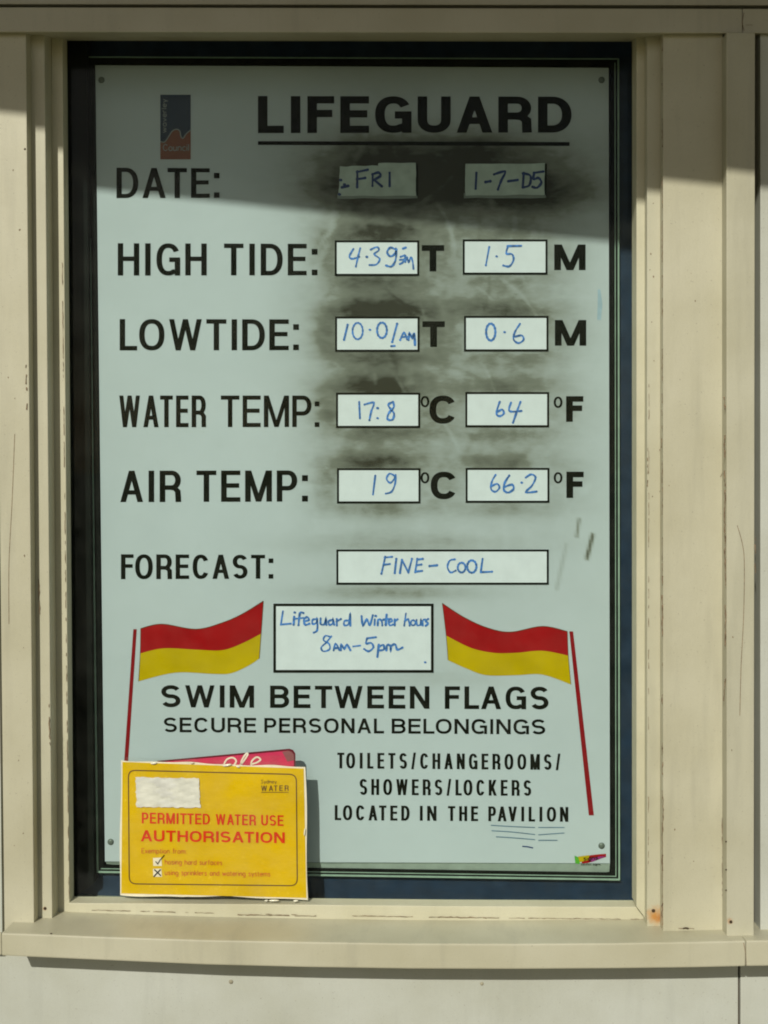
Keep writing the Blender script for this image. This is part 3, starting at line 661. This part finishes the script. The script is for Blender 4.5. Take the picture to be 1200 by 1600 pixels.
def small(txt, x0, x1, base, size, w, film, slope=0., up=False):
    tot = sum(LC[c][0]+.2 for c in txt)-.2; k = (x1-x0)/tot; x = 0
    for ch in txt:
        wd, ss = LC[ch]
        for s_ in ss:
            p = [((x+a)*k, b_*size) for a, b_ in s_]
            p = catmull(p, 3)
            if up: film.add(stroke([(base-b_, x0-a) for a, b_ in p], w, w))
            else: film.add(stroke([(x0+a, base+slope*a-b_) for a, b_ in p], w, w))
        x += wd+.2
f = Film(sign_at, 1.1); small('Council', 255, 295, 235.5, 10, 1.5, f); f.build('emblem_word', M['logwhite'], emb)
f = Film(sign_at, 1.1); 
def upw(txt, xb, ystart, yend, size, w, f):
    tot = sum(LC[c][0]+.2 for c in txt)-.2; k = (ystart-yend)/tot; x = 0
    for ch in txt:
        wd, ss = LC[ch]
        for s_ in ss: f.add(stroke([(xb-b_*size, ystart-(x+a)*k) for a, b_ in catmull(s_, 3)], w, w))
        x += wd+.2
upw('waverley', 260, 207, 155, 7.5, 1.2, f); f.build('emblem_word', M['logwhite'], emb)

# maker's sticker, bottom right corner
stk = band([(909, 1342), (920, 1337), (934, 1335), (947, 1334)], [(909, 1349), (920, 1348), (934, 1343), (947, 1339)], M['red'], sign, .5, 'sticker')
poly('sticker_patch', [(897.5, 1337), (908, 1341), (905, 1350), (899, 1349)], M['green'], stk, .9)
poly('sticker_patch', [(903, 1338.5), (921, 1336), (919, 1344), (906, 1347)], M['yellow'], stk, 1.2)
poly('sticker_patch', [(921, 1342), (938, 1338), (947, 1337.5), (940, 1341), (924, 1347)], M['purple'], stk, 1.4)
f = Film(sign_at, 1.8); small('signs', 912, 934, 1344.5, 6, 1.1, f, -.08); f.build('sticker_word', M['ink'], stk)
f = Film(sign_at, 1.8); small('council signs', 908, 938, 1351.5, 2.2, .6, f); f.build('sticker_word', M['ink'], stk)

# ------------------------------------------------------------------ yellow card leaning on the glass
CC = [(189, 1188), (477, 1198.5), (481.5, 1405.5), (187, 1398.5)]
def card_Y(px, py):
    v = (py-1190)/212; u = (px-189)/290
    return -52-10*v - 2.6*math.sin(u*math.pi*1.0)*(.3+v) + 1.5*math.sin(u*9+1.2)*(.35+.9*abs(v-.45)) + 1.1*math.sin(u*21+v*5)*abs(v-.5) + 1.0*math.sin(v*8+u*4)
def card_at(px, py, off): return P(px, py, card_Y(px, py)-off)
def sheet(name, corners, surfY, mat, parent, nx=36, ny=26, thick=1.2, wav=None, lift=0., film=False):
    vs = []; fs_ = []
    for j in range(ny+1):
        for i in range(nx+1):
            x, y = quad_map(corners, i/nx, j/ny)
            if wav: x, y = wav(x, y, i/nx, j/ny)
            vs.append(P(x, y, surfY(x, y)-lift))
    k = len(vs); q = lambda i, j: j*(nx+1)+i
    if film: return mesh(name, vs, [(q(i, j), q(i, j+1), q(i+1, j+1), q(i+1, j)) for j in range(ny) for i in range(nx)], mat, parent, True)
    vs += [Vector((v.x, v.y+thick*S, v.z)) for v in vs]
    q = lambda i, j: j*(nx+1)+i
    for j in range(ny):
        for i in range(nx):
            fs_.append((q(i, j), q(i, j+1), q(i+1, j+1), q(i+1, j))); fs_.append((k+q(i, j), k+q(i+1, j), k+q(i+1, j+1), k+q(i, j+1)))
    rim = [q(i, 0) for i in range(nx+1)]+[q(nx, j) for j in range(1, ny+1)]+[q(i, ny) for i in range(nx-1, -1, -1)]+[q(0, j) for j in range(ny-1, 0, -1)]
    for a in range(len(rim)): b_ = rim[(a+1) % len(rim)]; fs_.append((rim[a], b_, k+b_, k+rim[a]))
    o = mesh(name, vs, fs_, mat, parent, True); o.data.set_sharp_from_angle(angle=.6); return o
card = empty('authorisation_card', tuple(P(334, 1403, -55)))
tag(card, 'curled yellow water use authorisation card propped on the sill in front of the sign', 'card')
def wavy(x, y, u, v):
    if v > .98: y += 1.2*math.sin(u*7+.3)+.8*math.sin(u*19)-(.8 if .35 < u < .6 else 0)
    if v < .02: y += .9*math.sin(u*13)+.6*math.sin(u*29)
    if u > .98: x += 1.2*math.sin(v*6)
    if u < .02: x += .8*math.sin(v*8)
    return x, y
sheet('card_backing', CC, card_Y, M['paper'], card, thick=.6, wav=wavy)
ins = [(191.4, 1190.6), (474.6, 1201), (478.8, 1403), (189.4, 1396)]
sheet('card_face', ins, card_Y, M['card'], card, thick=.3, lift=.5)
# rounded brown frame line
def rr(c, r_, k=5):
    o = []; n_ = 4
    for i in range(4):
        p = Vector(c[i]); a = (Vector(c[i-1])-p).normalized(); b_ = (Vector(c[(i+1) % 4])-p).normalized()
        for j in range(k+1):
            t = j/k; o.append(tuple((p+a*r_)*(1-t)**2+p*2*t*(1-t)+(p+b_*r_)*t*t))
        q = Vector(c[(i+1) % 4])-b_*r_; s0 = p+b_*r_
        for j in range(1, 14): o.append(tuple(s0+(q-s0)*j/14))
    return o
f = Film(card_at, 1.0); f.add(stroke(rr([(200.5, 1203.5), (463, 1210), (464.5, 1384), (202, 1381)], 11), 1.7, 1.7, True)); f.build('frame_line', M['cardbrown'], card)
def cardline(words_, top0, bot0, top1, bot1, pv, ph, gap, xa, xb, mat):
    for w_, a, b_ in words_:
        f = Film(card_at, 1.0)
        L_ = lambda p, q, x: p+(q-p)*(x-xa)/(xb-xa)
        caps(w_, a, b_, L_(top0, top1, a), L_(bot0, bot1, a), L_(top0, top1, b_), L_(bot0, bot1, b_), pv, ph, gap, f)
        f.build('card_lettering', mat, card)
cardline([('PERMITTED', 221.5, 328), ('WATER', 337, 400), ('USE', 408, 443)], 1269.5, 1286.5, 1274, 1290.5, 3.0, 2.5, 2.3, 221, 443, M['cardred'])
cardline([('AUTHORISATION', 220, 445)], 1297, 1314.5, 1300.5, 1317.5, 4.0, 3.2, 2.6, 220, 445, M['cardred'])
cardline([('WATER', 408, 451)], 1227.5, 1236, 1227, 1235.5, 1.5, 1.2, 3, 408, 451, M['cardbrown'])
f = Film(card_at, 1.0); small('Sydney', 408, 432, 1224, 5.5, .7, f); f.add(stroke([(408, 1238), (451, 1238)], .9, .9)); f.build('card_lettering', M['cardbrown'], card)
f = Film(card_at, 1.0); small('Exemption from:', 221.5, 291, 1333, 7.5, 1.1, f, .01); f.build('card_lettering', M['cardfaint'], card)
f = Film(card_at, 1.0); small('hosing hard surfaces', 258, 347, 1350.5, 7.5, 1.15, f, .012); f.build('card_lettering', M['cardfaint'], card)
f = Film(card_at, 1.0); small('using sprinklers and watering systems', 258, 422, 1367, 7.5, 1.15, f, .014); f.build('card_lettering', M['cardfaint'], card)
for x, y, kk in ((239, 1340, 0), (239, 1357, 1)):
    f = Film(card_at, 1.1); f.add(([(x, y+.5), (x+13, y), (x+14, y+13), (x+.5, y+13)], [(0, 1, 2, 3)])); bx_ = f.build('tick_box', M['paper'], card)
    f = Film(card_at, 1.6)
    if kk == 0: f.add(stroke([(243, 1346), (246.5, 1350), (250, 1344), (257, 1336)], 1.5, 1.5))
    else: f.add(stroke([(241, 1358.5), (251.5, 1368.5)], 2, 2)); f.add(stroke([(251, 1358.5), (240, 1370)], 2, 2))
    f.build('tick_mark', M['ink'], bx_)
# pasted torn label, wrinkled
LCn = [(212, 1214.5), (310.5, 1216), (313, 1262), (213, 1261)]
def lab_Y(x, y): return card_Y(x, y)-1.2-1.3*abs(math.sin(x*.11+y*.33))-.8*abs(math.sin(x*.05-y*.21+1))
def labw(x, y, u, v):
    e = (u < .01 or u > .99 or v < .01 or v > .99)
    return (x+(random.uniform(-1, 1) if e else 0), y+(random.uniform(-.9, .9) if e else 0))
sheet('torn_label', LCn, lab_Y, M['tornpaper'], card, 26, 14, .4, labw)

# clear sleeve round the yellow card, its open top standing up
def sl_Y(x, y): return card_Y(x, y)-2.6-1.0*math.sin(x*.09)-.8*math.sin(x*.031+y*.05)
sleeve = sheet('clear_sleeve', [(196, 1183), (474, 1192), (483, 1407), (187, 1400.5)], sl_Y, M['sleeve'], card, 30, 20, film=True)
wm, n, l, b = new_mat('pale_glint_plastic'); b.inputs['Base Color'].default_value = (.8, .78, .62, 1); b.inputs['Roughness'].default_value = .16; b.inputs['Coat Weight'].default_value = 1.0
for x, y, a, c_ in ((240, 1192.5, 5, 1.6), (355, 1195.5, 7, 1.8), (372, 1198, 3, 1.2), (300, 1192, 3, 1.0), (428, 1407, 8, 1.4), (462, 1407.5, 4, 1.4), (416, 1407, 3, 1.0), (476, 1300, 1.2, 6)):  # pale glossy domes added to make glints along the sleeve edges
    bm = bmesh.new(); bmesh.ops.create_uvsphere(bm, u_segments=14, v_segments=8, radius=S, matrix=Matrix.Translation(P(x, y, card_Y(x, y)-3.0)) @ Matrix.Rotation(random.uniform(-.2, .2), 4, 'Y') @ Matrix.Diagonal((a, 1.6, c_, 1)))
    me = bpy.data.meshes.new('glint_dome'); bm.to_mesh(me); bm.free(); me.polygons.foreach_set('use_smooth', [True]*len(me.polygons)); link('glint_dome', me, wm, card)

# pink card standing behind it
pk = empty('pink_card', tuple(P(350, 1400, -36)))
tag(pk, 'pink card with white script tucked behind the yellow card', 'card')
def pk_Y(x, y): return -47.2-1.5*(y-1170)/230
def pink_at(px, py, off): return P(px, py, pk_Y(px, py)-off)
pc = [(246, 1189), (452, 1170), (458, 1172), (461.5, 1177.5), (464, 1360), (262, 1380)]
def thick_poly(name, pts, Yf, mat, parent, th=1.0, lift=0.):
    v = [P(x, y, Yf(x, y)-lift) for x, y in pts]; k = len(v); v += [Vector((a.x, a.y+th*S, a.z)) for a in v]
    fs_ = [tuple(range(k)), tuple(range(2*k-1, k-1, -1))]+[(i, (i+1) % k, k+(i+1) % k, k+i) for i in range(k)]
    return mesh(name, v, fs_, mat, parent)
thick_poly('card_sheet', pc, pk_Y, M['pinkdark'], pk)
thick_poly('card_print', [(256, 1190.5), (451, 1173), (456, 1175), (459, 1179), (461.5, 1355), (264, 1375)], pk_Y, M['pink'], pk, .2, .3)
thick_poly('card_corner', [(441, 1174.8), (451, 1173), (456, 1175), (459, 1179), (459.5, 1188), (449, 1190)], pk_Y, plain('faded_pink_corner', (.24, .09, .09), .5), pk, .2, .6)
f = Film(pink_at, .9)
for s_ in ([(348, 1199), (354, 1187), (364, 1184), (369, 1190), (362, 1199)], [(372, 1199), (380, 1190), (387, 1179), (384, 1178), (377, 1190), (378, 1200)], [(392, 1194), (400, 1192), (407, 1187), (401, 1183), (393, 1190), (393, 1199)]):
    f.add(stroke(catmull(s_), 2.6, 2.6))
f.build('script_lettering', M['paper'], pk)
sheet('card_sleeve', [(240, 1186), (470, 1179), (474, 1365), (250, 1384)], lambda x, y: pk_Y(x, y)-1.8-.6*math.sin(x*.12+y*.1), M['sleeve'], pk, 24, 12, film=True)

# ------------------------------------------------------------------ wear: cracked paint along joints, scratches, nails, screws
def crack(pts, Y, w, mat='crack', parent=hut, breaks=.0, name='paint_crack'):
    pts = list(pts); run = []
    f = Film(lambda a, b_, off: P(a, b_, Y-off), .25)
    tot = []
    for (ax, ay), (bx, by) in zip(pts, pts[1:]):
        n_ = max(2, int(math.hypot(bx-ax, by-ay)/5))
        for i in range(n_): t = i/n_; tot.append((ax+(bx-ax)*t, ay+(by-ay)*t))
    tot.append(pts[-1])
    vs = []; fs_ = []; prev = False
    on = True
    for i, (x, y) in enumerate(tot):
        if random.random() < breaks: on = not on
        a = pts[0]; b_ = pts[-1]; dx, dy = b_[0]-a[0], b_[1]-a[1]; L = math.hypot(dx, dy); nx_, ny_ = -dy/L, dx/L
        ww = w*random.uniform(.25, 1.1)*.5; j = random.uniform(-.35, .35)*w
        vs += [(x+nx_*(ww+j), y+ny_*(ww+j)), (x-nx_*(ww-j), y-ny_*(ww-j))]
        if i and on: fs_.append((2*i-2, 2*i-1, 2*i+1, 2*i))
    if fs_: f.add((vs, fs_)); return f.build(name, M[mat], parent)
crack([(1034.8, 60), (1034.8, 1440)], -126, 1.3, breaks=.16)
crack([(1034.9, 900), (1034.9, 1446)], -126, 2.4, breaks=.10)
crack([(1131.5, 600), (1130, 700), (1129, 740), (1125, 745)], -126, 2.2, 'crack')
crack([(1132, 620), (1134, 1100)], -153, 2.6, breaks=.10)
crack([(1129, 1275), (1129, 1400)], -126, 2.0)
crack([(1133.5, 1060), (1131, 1096)], -153, 2.2)
crack([(1014, 600), (1013, 1420)], -103, 1.1, breaks=.18)
crack([(108, 1421), (400, 1428.5), (700, 1433.5), (1010, 1436.5)], -71.2, 1.2, breaks=.16)
crack([(371, 1429.5), (452, 1430.5)], -71.6, 1.5); crack([(460, 1431), (494, 1431.4)], -71.6, 1.4); crack([(684, 1433), (760, 1434)], -71.6, 1.8)
crack([(1060, 1450.5), (1125, 1452)], -126, 1.2, breaks=.15)
crack([(1067, 1450), (1076, 1450.5)], -126.5, 3.0, 'gap')
crack([(20, 1445), (50, 1446)], -126, 1.0, breaks=.12)
crack([(97, 400), (107.5, 1405)], -69, .9, breaks=.2)
for x0_, y0_, x1_, y1_, Y_ in ((1012, 700, 1012, 760, -103), (1034, 640, 1034, 700, -126), (1036, 1240, 1036, 1300, -126), (40, 560, 42, 640, -126), (60, 900, 62, 960, -103), (76, 1100, 78, 1170, -103), (1180, 820, 1180, 900, -153)):
    crack([(x0_, y0_), (x1_, y1_)], Y_, 1.8, breaks=.3)
# small paint chips scattered on the boards
for _ in range(26):
    bx_, Y_ = random.choice((((12, 40), -125), ((1040, 1126), -125), ((1140, 1174), -152), ((1014, 1032), -102), ((52, 68), -102)))
    x, y = random.uniform(*bx_), random.uniform(180, 1430); r_ = random.uniform(.5, 1.5)
    f = Film(lambda a, b_, off, Y_=Y_: P(a, b_, Y_-off), .25)
    f.add(([(x+r_*random.uniform(.5, 1.2)*math.cos(a), y+r_*random.uniform(.6, 1.8)*math.sin(a)) for a in [i*math.pi/3.5 for i in range(7)]], [tuple(range(7))])); f.build('paint_chip', M['crack'], hut)
# long scratches
def scratch(pts, Y, w=1.1, mat='crack'):
    f = Film(lambda a, b_, off: P(a, b_, Y-off), .3); f.add(stroke(catmull(pts, 8), w, w)); f.build('scratch', M[mat], hut)
scratch([(1152, 821), (1160, 850), (1163, 880), (1162, 960), (1158, 1040), (1156, 1118)], -152, 1.0)
scratch([(23, 678), (19, 780), (14, 880), (14, 975)], -125, .9)
scratch([(1162.5, 20), (1160, 34), (1162.5, 48)], -138.3, .9); scratch([(1165, 39), (1176, 39)], -138.3, .6)
scratch([(1162, 1473), (1165, 1490), (1166, 1508)], -175.5, 1.0)
def stud(x, y, Y, r_, mat, name):
    bm = bmesh.new(); bmesh.ops.create_uvsphere(bm, u_segments=12, v_segments=6, radius=r_*S, matrix=Matrix.Translation(P(x, y, Y)) @ Matrix.Diagonal((1, .55, 1, 1)))
    me = bpy.data.meshes.new(name); bm.to_mesh(me); bm.free(); me.polygons.foreach_set('use_smooth', [True]*len(me.polygons)); return link(name, me, M[mat], hut)
stud(361, 1534, -100, 3.4, 'screw', 'screw'); stud(753, 1537, -100, 2.8, 'screw', 'screw')
stud(70.5, 1419.5, -102, 2.4, 'nail', 'nail'); stud(1021, 1423, -102, 2.6, 'nail', 'nail'); stud(1142, 1440.5, -152, 2.4, 'nail', 'nail')
stud(80, 1459.5, -171, 1.8, 'nail', 'nail'); stud(39, 233, -125, 1.6, 'nail', 'nail')
for x, y in ((1134.5, 1315), (1134.5, 1359), (1134.5, 1391)): stud(x, y, -152, 1.3, 'nail', 'nail')
